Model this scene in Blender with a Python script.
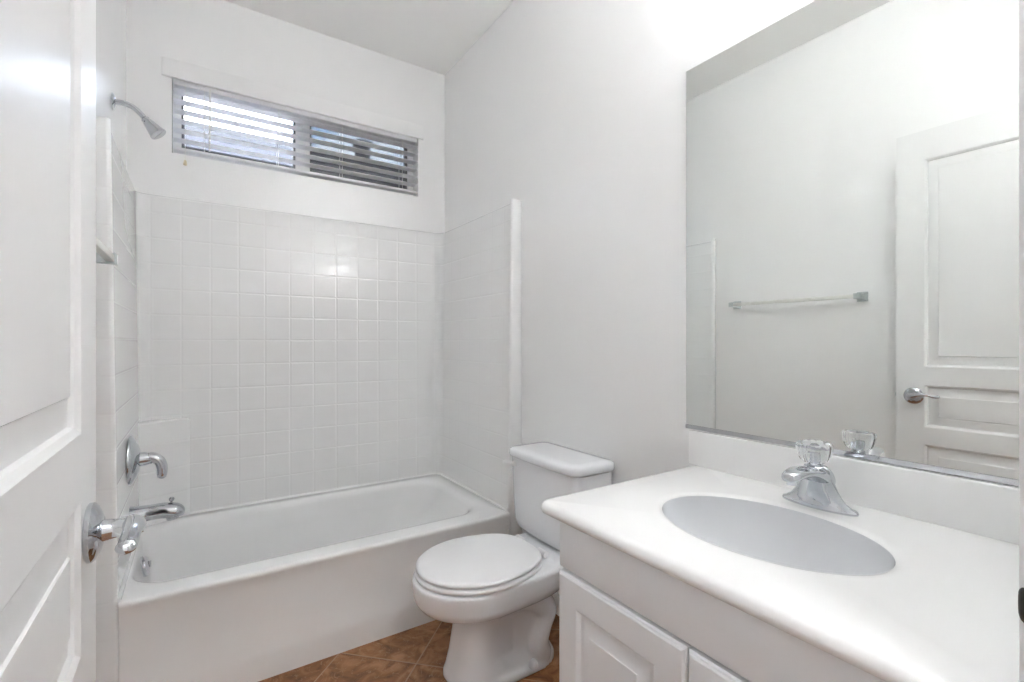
import bpy, bmesh, math, random
from mathutils import Vector, Matrix
PI = math.pi
SC = bpy.context.scene
COL = SC.collection
for o in list(bpy.data.objects):
    bpy.data.objects.remove(o)

# ------------------------------------------------------------------ camera
cam_d = bpy.data.cameras.new('camera')
cam_d.lens = 36 * 477.4 / 1024
cam_d.sensor_width = 36
cam_d.shift_y = 1.17 / 1024
cam_d.clip_start = 0.01
cam = bpy.data.objects.new('camera', cam_d)
cam.location = (0, 0, 1.144)
cam.rotation_euler = (PI / 2, 0, math.radians(-33.43))
COL.objects.link(cam)
SC.camera = cam

# ------------------------------------------------------------------ light levels
SKY_STRENGTH = 9.0
BULB_STRENGTH = 52.0
SHADE_STRENGTH = 6.0
HALL_FILL_STRENGTH = 28.0  # added fill light behind the camera
vs = SC.view_settings
vs.view_transform = 'Standard'
vs.look = 'None'
vs.gamma = 1
vs.use_curve_mapping = False
vs.exposure = 1.27
cy = SC.cycles
cy.use_denoising = True
cy.max_bounces = 14
cy.diffuse_bounces = 8
cy.glossy_bounces = 6
cy.transmission_bounces = 10
cy.transparent_max_bounces = 12
cy.caustics_reflective = True
cy.sample_clamp_indirect = 40.0

# world: pale blue sky with soft white cloud
w = bpy.data.worlds.new('sky')
SC.world = w
w.use_nodes = True
nt = w.node_tree
nt.nodes.clear()
wo = nt.nodes.new('ShaderNodeOutputWorld')
bg = nt.nodes.new('ShaderNodeBackground')
tc = nt.nodes.new('ShaderNodeTexCoord')
ns = nt.nodes.new('ShaderNodeTexNoise')
ns.inputs['Scale'].default_value = 2.6
ns.inputs['Detail'].default_value = 5
rp = nt.nodes.new('ShaderNodeValToRGB')            # cloud bank: bright, faintly mottled
rp.color_ramp.elements[0].position = 0.35
rp.color_ramp.elements[0].color = (0.80, 0.88, 1.0, 1)
rp.color_ramp.elements[1].position = 0.65
rp.color_ramp.elements[1].color = (1.0, 1.0, 1.0, 1)
rb = nt.nodes.new('ShaderNodeValToRGB')            # clear sky to the right with thin wisps
rb.color_ramp.elements[0].position = 0.44
rb.color_ramp.elements[0].color = (0.36, 0.52, 0.78, 1)
rb.color_ramp.elements[1].position = 0.66
rb.color_ramp.elements[1].color = (0.80, 0.88, 0.98, 1)
n3 = nt.nodes.new('ShaderNodeTexNoise')
n3.inputs['Scale'].default_value = 11
n3.inputs['Detail'].default_value = 5
sx_ = nt.nodes.new('ShaderNodeSeparateXYZ')
m1 = nt.nodes.new('ShaderNodeMath'); m1.operation = 'MULTIPLY_ADD'      # x - 0.16 y
m1.inputs[1].default_value = -0.16
mr_ = nt.nodes.new('ShaderNodeMapRange')
mr_.inputs['From Min'].default_value = -0.05
mr_.inputs['From Max'].default_value = 0.03
mx_ = nt.nodes.new('ShaderNodeMix'); mx_.data_type = 'RGBA'
nt.links.new(tc.outputs['Generated'], ns.inputs['Vector'])
nt.links.new(tc.outputs['Generated'], n3.inputs['Vector'])
nt.links.new(tc.outputs['Generated'], sx_.inputs[0])
nt.links.new(sx_.outputs['Y'], m1.inputs[0])
nt.links.new(sx_.outputs['X'], m1.inputs[2])
nt.links.new(m1.outputs[0], mr_.inputs['Value'])
nt.links.new(ns.outputs['Fac'], rp.inputs['Fac'])
nt.links.new(n3.outputs['Fac'], rb.inputs['Fac'])
nt.links.new(mr_.outputs['Result'], mx_.inputs[0])
nt.links.new(rp.outputs['Color'], mx_.inputs[6])
nt.links.new(rb.outputs['Color'], mx_.inputs[7])
nt.links.new(mx_.outputs[2], bg.inputs['Color'])
bg.inputs['Strength'].default_value = SKY_STRENGTH
nt.links.new(bg.outputs['Background'], wo.inputs['Surface'])

# ------------------------------------------------------------------ key dimensions (metres)
L, W, D, H = -0.2585, 1.272, 2.679, 2.786        # left wall x, right wall x, back wall y, ceiling z
F = 0.1025                                        # inner face of the front wall
WX0, WX1, WZ0, WZ1 = -0.095, 1.100, 2.010, 2.362  # window opening

# ------------------------------------------------------------------ materials
def mat(name, color, rough=0.5, metal=0.0, **kw):
    m = bpy.data.materials.new(name)
    m.use_nodes = True
    b = m.node_tree.nodes['Principled BSDF']
    b.inputs['Base Color'].default_value = (*color, 1)
    b.inputs['Roughness'].default_value = rough
    b.inputs['Metallic'].default_value = metal
    for k, v in kw.items():
        b.inputs[k].default_value = v
    return m

def N(m, kind, **kw):
    n = m.node_tree.nodes.new(kind)
    for k, v in kw.items():
        if k in n.inputs.keys():
            n.inputs[k].default_value = v
        else:
            setattr(n, k, v)
    return n

def LK(m, a, b):
    m.node_tree.links.new(a, b)

def P(m):
    return m.node_tree.nodes['Principled BSDF']

def math_node(m, op, a, b=None):
    n = N(m, 'ShaderNodeMath', operation=op)
    for i, v in enumerate((a, b)):
        if v is None:
            continue
        if isinstance(v, (int, float)):
            n.inputs[i].default_value = v
        else:
            LK(m, v, n.inputs[i])
    return n.outputs[0]

def add_bump(m, scale, strength, dist, detail=3, stretch=None):
    g = N(m, 'ShaderNodeNewGeometry')
    vec = g.outputs['Position']
    if stretch:
        mp = N(m, 'ShaderNodeMapping')
        mp.inputs['Scale'].default_value = stretch
        LK(m, vec, mp.inputs['Vector'])
        vec = mp.outputs['Vector']
    n = N(m, 'ShaderNodeTexNoise')
    n.inputs['Scale'].default_value = scale
    n.inputs['Detail'].default_value = detail
    LK(m, vec, n.inputs['Vector'])
    b = N(m, 'ShaderNodeBump')
    b.inputs['Strength'].default_value = strength
    b.inputs['Distance'].default_value = dist
    LK(m, n.outputs['Fac'], b.inputs['Height'])
    LK(m, b.outputs['Normal'], P(m).inputs['Normal'])
    return m

def tone_noise(m, c0, c1, scale, detail=4, lo=0.35, hi=0.65, stretch=None):
    g = N(m, 'ShaderNodeNewGeometry')
    vec = g.outputs['Position']
    if stretch:
        mp = N(m, 'ShaderNodeMapping')
        mp.inputs['Scale'].default_value = stretch
        LK(m, vec, mp.inputs['Vector'])
        vec = mp.outputs['Vector']
    n = N(m, 'ShaderNodeTexNoise')
    n.inputs['Scale'].default_value = scale
    n.inputs['Detail'].default_value = detail
    LK(m, vec, n.inputs['Vector'])
    r = N(m, 'ShaderNodeValToRGB')
    r.color_ramp.elements[0].position = lo
    r.color_ramp.elements[0].color = (*c0, 1)
    r.color_ramp.elements[1].position = hi
    r.color_ramp.elements[1].color = (*c1, 1)
    LK(m, n.outputs['Fac'], r.inputs['Fac'])
    LK(m, r.outputs['Color'], P(m).inputs['Base Color'])
    return m

M_WALL = add_bump(mat('wall_paint', (0.90, 0.90, 0.90), 0.24, 0.0, **{'Specular IOR Level': 0.6}), 150, 0.14, 0.004, 2)
M_CEIL = add_bump(mat('ceiling_paint', (0.94, 0.935, 0.92), 0.8), 90, 0.25, 0.004, 2)
M_TRIM = add_bump(mat('trim_paint', (0.88, 0.88, 0.88), 0.3), 40, 0.05, 0.002, 2)
M_DOOR = add_bump(mat('door_paint', (0.78, 0.78, 0.78), 0.33), 30, 0.10, 0.002, 4, (6, 6, 0.5))
M_CAB = tone_noise(mat('cabinet_paint', (0.80, 0.81, 0.83), 0.32), (0.83, 0.84, 0.86), (0.86, 0.87, 0.89), 6)
M_TUB = tone_noise(mat('white_acrylic', (0.85, 0.85, 0.85), 0.16), (0.84, 0.84, 0.84), (0.86, 0.86, 0.86), 3)
M_PORC = tone_noise(mat('white_porcelain', (0.82, 0.83, 0.85), 0.08), (0.81, 0.82, 0.84), (0.83, 0.84, 0.86), 5)
M_SEAT = tone_noise(mat('seat_plastic', (0.82, 0.82, 0.83), 0.28), (0.81, 0.81, 0.82), (0.83, 0.83, 0.84), 8)
M_TOP = tone_noise(mat('cultured_marble', (0.90, 0.90, 0.895), 0.22), (0.885, 0.885, 0.88), (0.91, 0.91, 0.905), 4)
M_SINK = tone_noise(mat('sink_white', (0.78, 0.79, 0.81), 0.15), (0.76, 0.77, 0.79), (0.78, 0.79, 0.81), 4)
M_CHROME = tone_noise(mat('chrome', (0.60, 0.62, 0.65), 0.06, 1.0), (0.58, 0.60, 0.63), (0.62, 0.64, 0.67), 20)
M_STEEL = tone_noise(mat('brushed_gray_metal', (0.52, 0.57, 0.57), 0.4, 0.3), (0.48, 0.53, 0.53), (0.56, 0.60, 0.60), 60)
M_BAR = tone_noise(mat('towel_bar_acrylic', (0.80, 0.80, 0.76), 0.3, 0.0), (0.77, 0.77, 0.73), (0.82, 0.82, 0.78), 30)
M_DARK = tone_noise(mat('dark_metal', (0.09, 0.085, 0.08), 0.4, 0.8), (0.07, 0.065, 0.06), (0.12, 0.11, 0.10), 40)
M_VINYL = tone_noise(mat('window_vinyl', (0.80, 0.80, 0.80), 0.4), (0.78, 0.78, 0.78), (0.82, 0.82, 0.82), 7)
M_SLAT = tone_noise(mat('blind_slat', (0.80, 0.80, 0.82), 0.42), (0.78, 0.78, 0.80), (0.82, 0.82, 0.84), 9)
M_CORD = tone_noise(mat('cord', (0.80, 0.79, 0.76), 0.8), (0.78, 0.77, 0.74), (0.82, 0.81, 0.78), 90)
M_TASSEL = tone_noise(mat('tassel', (0.66, 0.58, 0.42), 0.6), (0.62, 0.54, 0.38), (0.70, 0.62, 0.46), 60)
M_GASKET = mat('gasket', (0.12, 0.12, 0.125), 0.6)
M_MIRROR = mat('mirror_silver', (0.86, 0.88, 0.86), 0.0, 1.0)
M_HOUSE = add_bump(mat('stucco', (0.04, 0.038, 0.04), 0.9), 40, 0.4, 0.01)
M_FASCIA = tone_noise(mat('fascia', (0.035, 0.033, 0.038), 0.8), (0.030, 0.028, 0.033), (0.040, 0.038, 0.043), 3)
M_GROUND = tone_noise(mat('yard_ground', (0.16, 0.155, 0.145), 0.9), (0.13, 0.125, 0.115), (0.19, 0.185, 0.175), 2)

# roof tiles: rows with butt edges
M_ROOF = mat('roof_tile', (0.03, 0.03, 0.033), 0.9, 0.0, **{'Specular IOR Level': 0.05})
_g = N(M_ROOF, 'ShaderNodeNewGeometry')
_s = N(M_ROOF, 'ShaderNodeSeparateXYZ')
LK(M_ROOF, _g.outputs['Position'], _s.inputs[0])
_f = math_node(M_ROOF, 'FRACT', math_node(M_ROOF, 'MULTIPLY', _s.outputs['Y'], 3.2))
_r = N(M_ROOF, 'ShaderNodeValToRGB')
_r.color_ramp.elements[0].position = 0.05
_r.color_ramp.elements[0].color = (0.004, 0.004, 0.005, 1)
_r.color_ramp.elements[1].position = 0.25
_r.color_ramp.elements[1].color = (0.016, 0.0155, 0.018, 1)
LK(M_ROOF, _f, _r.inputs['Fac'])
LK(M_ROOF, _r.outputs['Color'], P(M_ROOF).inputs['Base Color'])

def emit(name, color, strength):
    m = bpy.data.materials.new(name)
    m.use_nodes = True
    b = P(m)
    b.inputs['Base Color'].default_value = (0.9, 0.9, 0.9, 1)
    b.inputs['Emission Color'].default_value = (*color, 1)
    b.inputs['Emission Strength'].default_value = strength
    return m
M_BULB = emit('lit_bulb', (0.97, 0.985, 1.0), BULB_STRENGTH)
M_SHADE = emit('lit_frosted_glass', (0.97, 0.985, 1.0), SHADE_STRENGTH)
M_HALL_FILL = emit('hall_fill_glow', (0.97, 0.985, 1.0), HALL_FILL_STRENGTH)  # glow of the added hallway fill light

# window glass / insect screen / acrylic knob
M_GLASS = bpy.data.materials.new('window_glass')
M_GLASS.use_nodes = True
_t = M_GLASS.node_tree
_t.nodes.remove(P(M_GLASS))
_o = [n for n in _t.nodes if n.type == 'OUTPUT_MATERIAL'][0]
_mx = _t.nodes.new('ShaderNodeMixShader')
_tr = _t.nodes.new('ShaderNodeBsdfTransparent')
_gl = _t.nodes.new('ShaderNodeBsdfGlossy')
_gl.inputs['Roughness'].default_value = 0.02
_fr = _t.nodes.new('ShaderNodeFresnel')
_fr.inputs['IOR'].default_value = 1.45
_t.links.new(_fr.outputs[0], _mx.inputs[0])
_t.links.new(_tr.outputs[0], _mx.inputs[1])
_t.links.new(_gl.outputs[0], _mx.inputs[2])
_t.links.new(_mx.outputs[0], _o.inputs['Surface'])

M_SCREEN = bpy.data.materials.new('insect_screen')
M_SCREEN.use_nodes = True
_t = M_SCREEN.node_tree
_o = [n for n in _t.nodes if n.type == 'OUTPUT_MATERIAL'][0]
_mx = _t.nodes.new('ShaderNodeMixShader')
_mx.inputs[0].default_value = 0.80
_tr = _t.nodes.new('ShaderNodeBsdfTransparent')
P(M_SCREEN).inputs['Base Color'].default_value = (0.12, 0.125, 0.14, 1)
P(M_SCREEN).inputs['Roughness'].default_value = 0.9
_t.links.new(_tr.outputs[0], _mx.inputs[1])
_t.links.new(P(M_SCREEN).outputs[0], _mx.inputs[2])
_t.links.new(_mx.outputs[0], _o.inputs['Surface'])

M_CLEAR = mat('clear_acrylic', (0.97, 0.98, 1.0), 0.03, 0.0, **{'Transmission Weight': 1.0, 'IOR': 1.45})

def tile_material(name, axis, off_u, off_z, pitch, weight=1.0):
    """white moulded surround with a shallow square tile pattern (world axis u and z)"""
    m = mat(name, (0.85, 0.85, 0.85), 0.07)
    g = N(m, 'ShaderNodeNewGeometry')
    s = N(m, 'ShaderNodeSeparateXYZ')
    LK(m, g.outputs['Position'], s.inputs[0])
    def groove(sock, off):
        a = math_node(m, 'DIVIDE', math_node(m, 'SUBTRACT', sock, off), pitch)
        a = math_node(m, 'FRACT', math_node(m, 'ADD', a, 0.5))
        a = math_node(m, 'ABSOLUTE', math_node(m, 'SUBTRACT', a, 0.5))
        a = math_node(m, 'MULTIPLY', a, pitch)
        mr = N(m, 'ShaderNodeMapRange', interpolation_type='SMOOTHSTEP')
        mr.inputs['From Min'].default_value = 0.0
        mr.inputs['From Max'].default_value = 0.006
        LK(m, a, mr.inputs['Value'])
        return mr.outputs['Result']
    hz = groove(s.outputs['Z'], off_z)
    hu = groove(s.outputs[axis], off_u)
    hu = math_node(m, 'MAXIMUM', hu, 1 - weight)
    h = math_node(m, 'MINIMUM', hz, hu)
    n = N(m, 'ShaderNodeTexNoise')
    n.inputs['Scale'].default_value = 9
    LK(m, g.outputs['Position'], n.inputs['Vector'])
    h = math_node(m, 'ADD', h, math_node(m, 'MULTIPLY', n.outputs['Fac'], 0.15))
    b = N(m, 'ShaderNodeBump')
    b.inputs['Strength'].default_value = 0.42
    b.inputs['Distance'].default_value = 0.0022
    LK(m, h, b.inputs['Height'])
    LK(m, b.outputs['Normal'], P(m).inputs['Normal'])
    return m
M_TILE_X = tile_material('surround_tile_back', 'X', -0.057, 1.711, 0.1114, 0.75)
M_TILE_Y = tile_material('surround_tile_side', 'Y', 1.90, 1.711, 0.1114, 0.3)
M_TILE_ROWS = tile_material('surround_tile_rows', 'Y', 1.90, 1.711, 0.1114, 0.0)

# floor: brown slate look tile laid on the diagonal
M_FLOOR = mat('brown_floor_tile', (0.3, 0.16, 0.08), 0.38)
def _floor():
    m = M_FLOOR
    g = N(m, 'ShaderNodeNewGeometry')
    s = N(m, 'ShaderNodeSeparateXYZ')
    LK(m, g.outputs['Position'], s.inputs[0])
    r2 = 1 / math.sqrt(2)
    u = math_node(m, 'MULTIPLY', math_node(m, 'ADD', s.outputs['X'], s.outputs['Y']), r2)
    v = math_node(m, 'MULTIPLY', math_node(m, 'SUBTRACT', s.outputs['X'], s.outputs['Y']), r2)
    p = 0.301
    def cell(x, off):
        return math_node(m, 'DIVIDE', math_node(m, 'SUBTRACT', x, off), p)
    cu, cv = cell(u, 1.597), cell(v, -0.674)
    def edge(c):
        a = math_node(m, 'FRACT', math_node(m, 'ADD', c, 0.5))
        a = math_node(m, 'ABSOLUTE', math_node(m, 'SUBTRACT', a, 0.5))
        return math_node(m, 'MULTIPLY', a, p)
    e = math_node(m, 'MINIMUM', edge(cu), edge(cv))
    mr = N(m, 'ShaderNodeMapRange', interpolation_type='SMOOTHSTEP')
    mr.inputs['From Min'].default_value = 0.0012
    mr.inputs['From Max'].default_value = 0.0032
    LK(m, e, mr.inputs['Value'])
    # a random offset per tile so that the figure breaks at each joint
    cb = N(m, 'ShaderNodeCombineXYZ')
    LK(m, math_node(m, 'FLOOR', cu), cb.inputs[0])
    LK(m, math_node(m, 'FLOOR', cv), cb.inputs[1])
    wn = N(m, 'ShaderNodeTexWhiteNoise')
    LK(m, cb.outputs[0], wn.inputs['Vector'])
    vm = N(m, 'ShaderNodeVectorMath', operation='MULTIPLY_ADD')
    LK(m, wn.outputs['Color'], vm.inputs[0])
    vm.inputs[1].default_value = (7, 7, 7)
    LK(m, g.outputs['Position'], vm.inputs[2])
    n1 = N(m, 'ShaderNodeTexNoise')
    n1.inputs['Scale'].default_value = 14
    n1.inputs['Detail'].default_value = 7
    n1.inputs['Distortion'].default_value = 1.2
    LK(m, vm.outputs[0], n1.inputs['Vector'])
    r1 = N(m, 'ShaderNodeValToRGB')
    el = r1.color_ramp.elements
    el[0].position = 0.30; el[0].color = (0.13, 0.052, 0.016, 1)
    el[1].position = 0.72; el[1].color = (0.46, 0.24, 0.115, 1)
    k = el.new(0.5); k.color = (0.28, 0.118, 0.042, 1)
    LK(m, n1.outputs['Fac'], r1.inputs['Fac'])
    n2 = N(m, 'ShaderNodeTexNoise')
    n2.inputs['Scale'].default_value = 8
    n2.inputs['Detail'].default_value = 3
    n2.inputs['Distortion'].default_value = 3.5
    LK(m, vm.outputs[0], n2.inputs['Vector'])
    vein = math_node(m, 'ABSOLUTE', math_node(m, 'SUBTRACT', n2.outputs['Fac'], 0.5))
    mv = N(m, 'ShaderNodeMapRange')
    mv.inputs['From Min'].default_value = 0.0
    mv.inputs['From Max'].default_value = 0.012
    mv.inputs['To Min'].default_value = 0.5
    mv.inputs['To Max'].default_value = 0.0
    LK(m, vein, mv.inputs['Value'])
    mx = N(m, 'ShaderNodeMix', data_type='RGBA')
    LK(m, mv.outputs['Result'], mx.inputs[0])
    LK(m, r1.outputs['Color'], mx.inputs[6])
    mx.inputs[7].default_value = (0.50, 0.34, 0.22, 1)
    mg = N(m, 'ShaderNodeMix', data_type='RGBA')
    LK(m, mr.outputs['Result'], mg.inputs[0])
    mg.inputs[6].default_value = (0.42, 0.27, 0.17, 1)
    LK(m, mx.outputs[2], mg.inputs[7])
    LK(m, mg.outputs[2], P(m).inputs['Base Color'])
    b = N(m, 'ShaderNodeBump')
    b.inputs['Strength'].default_value = 0.5
    b.inputs['Distance'].default_value = 0.003
    hh = math_node(m, 'ADD', mr.outputs['Result'], math_node(m, 'MULTIPLY', n1.outputs['Fac'], 0.5))
    LK(m, hh, b.inputs['Height'])
    LK(m, b.outputs['Normal'], P(m).inputs['Normal'])
_floor()

# ------------------------------------------------------------------ mesh helpers
def B():
    return bmesh.new()

def box(bm, x0, x1, y0, y1, z0, z1, bev=0.0, seg=2):
    r = bmesh.ops.create_cube(bm, size=1)
    vv = r['verts']
    for v in vv:
        v.co = Vector(((x0 + x1) / 2 + v.co.x * (x1 - x0), (y0 + y1) / 2 + v.co.y * (y1 - y0), (z0 + z1) / 2 + v.co.z * (z1 - z0)))
    if bev:
        es = list({e for v in vv for e in v.link_edges})
        bmesh.ops.bevel(bm, geom=es, offset=bev, segments=seg, profile=0.5, affect='EDGES')
    return bm

def loft(bm, rings, cap0=True, cap1=True, closed=True):
    vr = [[bm.verts.new(p) for p in r] for r in rings]
    n = len(vr[0])
    for a, b in zip(vr[:-1], vr[1:]):
        for i in range(n if closed else n - 1):
            j = (i + 1) % n
            try:
                bm.faces.new((a[i], a[j], b[j], b[i]))
            except ValueError:
                pass
    if cap0:
        bm.faces.new(list(reversed(vr[0])))
    if cap1:
        bm.faces.new(vr[-1])
    return bm

def rrect(x0, x1, y0, y1, r, z=None, nc=6, ns=4):
    pts = []
    cs = [(x1 - r, y0 + r, -PI / 2), (x1 - r, y1 - r, 0), (x0 + r, y1 - r, PI / 2), (x0 + r, y0 + r, PI)]
    for i, (cx, cy_, a0) in enumerate(cs):
        arc = [(cx + r * math.cos(a0 + PI / 2 * k / nc), cy_ + r * math.sin(a0 + PI / 2 * k / nc)) for k in range(nc + 1)]
        pts += arc
        nx = cs[(i + 1) % 4]
        q = (nx[0] + r * math.cos(nx[2]), nx[1] + r * math.sin(nx[2]))
        p = arc[-1]
        for k in range(1, ns):
            t = k / ns
            pts.append((p[0] + (q[0] - p[0]) * t, p[1] + (q[1] - p[1]) * t))
    return pts if z is None else [Vector((x, y, z)) for x, y in pts]

def frame_of(d):
    d = d.normalized()
    up = Vector((0, 0, 1)) if abs(d.z) < 0.9 else Vector((1, 0, 0))
    a = d.cross(up).normalized()
    return a, a.cross(d).normalized()

def catmull(pts, n=8):
    out = []
    P_ = [pts[0]] + list(pts) + [pts[-1]]
    for i in range(1, len(P_) - 2):
        p0, p1, p2, p3 = P_[i - 1], P_[i], P_[i + 1], P_[i + 2]
        for k in range(n):
            t = k / n
            out.append(0.5 * ((2 * p1) + (p2 - p0) * t + (2 * p0 - 5 * p1 + 4 * p2 - p3) * t * t + (3 * p1 - p0 - 3 * p2 + p3) * t ** 3))
    out.append(pts[-1])
    return out

def tube(bm, pts, rad, seg=16, flat=None, smooth=6):
    """pts: points; rad: radius or list; flat: (a scale, b scale) of the section, or a list of them"""
    pts = [Vector(p) for p in pts]
    rads = list(rad) if isinstance(rad, (list, tuple)) else [rad] * len(pts)
    fl = flat if isinstance(flat, list) else [flat or (1, 1)] * len(pts)
    if smooth and len(pts) > 2:
        Q = catmull([Vector((*p,)).to_4d() * 0 + Vector((p.x, p.y, p.z, r)) for p, r in zip(pts, rads)], smooth)
        A = catmull([Vector((f[0], f[1], 0)) for f in fl], smooth)
        pts = [Vector(q[:3]) for q in Q]
        rads = [q[3] for q in Q]
        fl = [(a[0], a[1]) for a in A]
    rings = []
    a = b = None
    for i, p in enumerate(pts):
        d = (pts[min(i + 1, len(pts) - 1)] - pts[max(i - 1, 0)]).normalized()
        if a is None:
            a, b = frame_of(d)
        else:
            a = (a - d * a.dot(d)).normalized()
            b = a.cross(d).normalized()
        rings.append([p + a * math.cos(2 * PI * k / seg) * rads[i] * fl[i][0] + b * math.sin(2 * PI * k / seg) * rads[i] * fl[i][1] for k in range(seg)])
    return loft(bm, rings)

def lathe(bm, prof, origin, axis, seg=32, lobes=0, depth=0.0):
    """prof: (radius, distance along axis)"""
    o = Vector(origin)
    d = Vector(axis).normalized()
    a, b = frame_of(d)
    rings = []
    for r, t in prof:
        ring = []
        for k in range(seg):
            th = 2 * PI * k / seg
            rr = max(r, 1e-4) * (1 + (depth * math.cos(lobes * th) if lobes else 0))
            ring.append(o + d * t + a * rr * math.cos(th) + b * rr * math.sin(th))
        rings.append(ring)
    return loft(bm, rings)

def prism(bm, poly, z0, z1):
    return loft(bm, [[Vector((x, y, z0)) for x, y in poly], [Vector((x, y, z1)) for x, y in poly]])

def panel_face(bm, o, ud, vd, nd, U, V, panels, prof, outer=None):
    """a sheet U x V at o with raised panels cut into it; prof: list of (inset, height)"""
    o, ud, vd, nd = Vector(o), Vector(ud), Vector(vd), Vector(nd)
    us = sorted({0, U} | {p[0] for p in panels} | {p[1] for p in panels})
    vs_ = sorted({0, V} | {p[2] for p in panels} | {p[3] for p in panels})
    def pt(u, v, h=0):
        return bm.verts.new(o + ud * u + vd * v + nd * h)
    for i in range(len(us) - 1):
        for j in range(len(vs_) - 1):
            u0, u1, v0, v1 = us[i], us[i + 1], vs_[j], vs_[j + 1]
            pn = [p for p in panels if p[0] <= u0 + 1e-6 and p[1] >= u1 - 1e-6 and p[2] <= v0 + 1e-6 and p[3] >= v1 - 1e-6]
            if not pn:
                bm.faces.new((pt(u0, v0), pt(u1, v0), pt(u1, v1), pt(u0, v1)))
    for (u0, u1, v0, v1) in panels:
        loops = []
        for ins, h in [(0, 0)] + prof:
            loops.append([pt(u0 + ins, v0 + ins, h), pt(u1 - ins, v0 + ins, h), pt(u1 - ins, v1 - ins, h), pt(u0 + ins, v1 - ins, h)])
        for a, b in zip(loops[:-1], loops[1:]):
            for k in range(4):
                bm.faces.new((a[k], a[(k + 1) % 4], b[(k + 1) % 4], b[k]))
        bm.faces.new(loops[-1])
    return bm

def world_loc(o):
    v = Vector((0, 0, 0))
    while o:
        v = v + o.location
        o = o.parent
    return v

def obj(name, bm, m, parent=None, smooth=40, origin=None, kind=None):
    bmesh.ops.remove_doubles(bm, verts=bm.verts, dist=1e-5)
    bmesh.ops.recalc_face_normals(bm, faces=bm.faces)
    if parent is not None:
        loc = world_loc(parent)
    elif origin is not None:
        loc = Vector(origin)
    else:
        xs = [v.co for v in bm.verts]
        loc = Vector(((min(c.x for c in xs) + max(c.x for c in xs)) / 2, (min(c.y for c in xs) + max(c.y for c in xs)) / 2, min(c.z for c in xs)))
    base = loc
    bmesh.ops.translate(bm, verts=bm.verts, vec=-base)
    me = bpy.data.meshes.new(name)
    bm.to_mesh(me)
    bm.free()
    for mm in (m if isinstance(m, (list, tuple)) else [m]):
        me.materials.append(mm)
    if smooth:
        for p in me.polygons:
            p.use_smooth = True
        me.set_sharp_from_angle(angle=math.radians(smooth))
    o = bpy.data.objects.new(name, me)
    if parent is not None:
        o.parent = parent
    else:
        o.location = base
    if kind:
        o['kind'] = kind
    COL.objects.link(o)
    return o

def thing(name, label, cat, loc, group=None):
    o = bpy.data.objects.new(name, None)
    o.empty_display_size = 0.05
    o.location = loc
    o['label'] = label
    o['category'] = cat
    if group:
        o['group'] = group
    COL.objects.link(o)
    return o

def struct(name, bm, m, smooth=0, label=None):
    o = obj(name, bm, m, smooth=smooth, kind='structure')
    if label:
        o['label'] = label
    return o

# ------------------------------------------------------------------ room shell
T = 0.14
HB = -1.55                                        # far wall of the hallway behind the camera
bm = B(); box(bm, -1.5, W + T, HB - T, D + T, -0.12, 0.0)
struct('floor', bm, M_FLOOR)
bm = B(); box(bm, -1.5, W + T, HB - T, D + T, H, H + 0.12)
struct('ceiling', bm, M_CEIL)
bm = B(); box(bm, L - T, L, F, D + T, 0, H)
struct('wall_left', bm, M_WALL)
bm = B(); box(bm, W, W + T, HB - T, D + T, 0, H)
struct('wall_right', bm, M_WALL)
bm = B()
def wall_with_hole(bm, x0, x1, y0, y1, z0, z1, hx0, hx1, hz0, hz1):
    xs, zs = [x0, hx0, hx1, x1], [z0, hz0, hz1, z1]
    for yy in (y0, y1):
        for i in range(3):
            for j in range(3):
                if i == 1 and j == 1 or zs[j] == zs[j + 1]:
                    continue
                bm.faces.new([bm.verts.new((x, yy, z)) for x, z in ((xs[i], zs[j]), (xs[i + 1], zs[j]), (xs[i + 1], zs[j + 1]), (xs[i], zs[j + 1]))])
    def strip(pts):
        for (a, b) in zip(pts[:-1], pts[1:]):
            if a == b:
                continue
            bm.faces.new([bm.verts.new(p) for p in ((a[0], y0, a[1]), (b[0], y0, b[1]), (b[0], y1, b[1]), (a[0], y1, a[1]))])
    strip([(hx0, hz0), (hx1, hz0), (hx1, hz1), (hx0, hz1), (hx0, hz0)])
    strip([(x0, z0), (x1, z0), (x1, z1), (x0, z1), (x0, z0)])
wall_with_hole(bm, L, W, D, D + T, 0, H, WX0, WX1, WZ0, WZ1)
struct('wall_back', bm, M_WALL)
# front wall with the doorway the camera stands in
JX0, JX1, DZ = -0.124, 0.656, 2.078
bm = B()
FT = 0.12
box(bm, L - T, JX0 - 0.018, F - FT, F, 0, H)
box(bm, JX1 + 0.018, W, F - FT, F, 0, H)
box(bm, JX0 - 0.018, JX1 + 0.018, F - FT, F, DZ + 0.018, H)
struct('wall_front', bm, M_WALL)
# hallway
bm = B(); box(bm, -1.5, W, HB - T, HB, 0, H)
struct('wall_hallway_far', bm, M_WALL)
bm = B(); box(bm, -1.5 - T, -1.5, HB - T, F - FT + 0.14, 0, H)
struct('wall_hallway_left', bm, M_WALL)
bm = B(); box(bm, -1.5, L - T, F - FT, F, 0, H)
struct('wall_hallway_near', bm, M_WALL)

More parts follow.
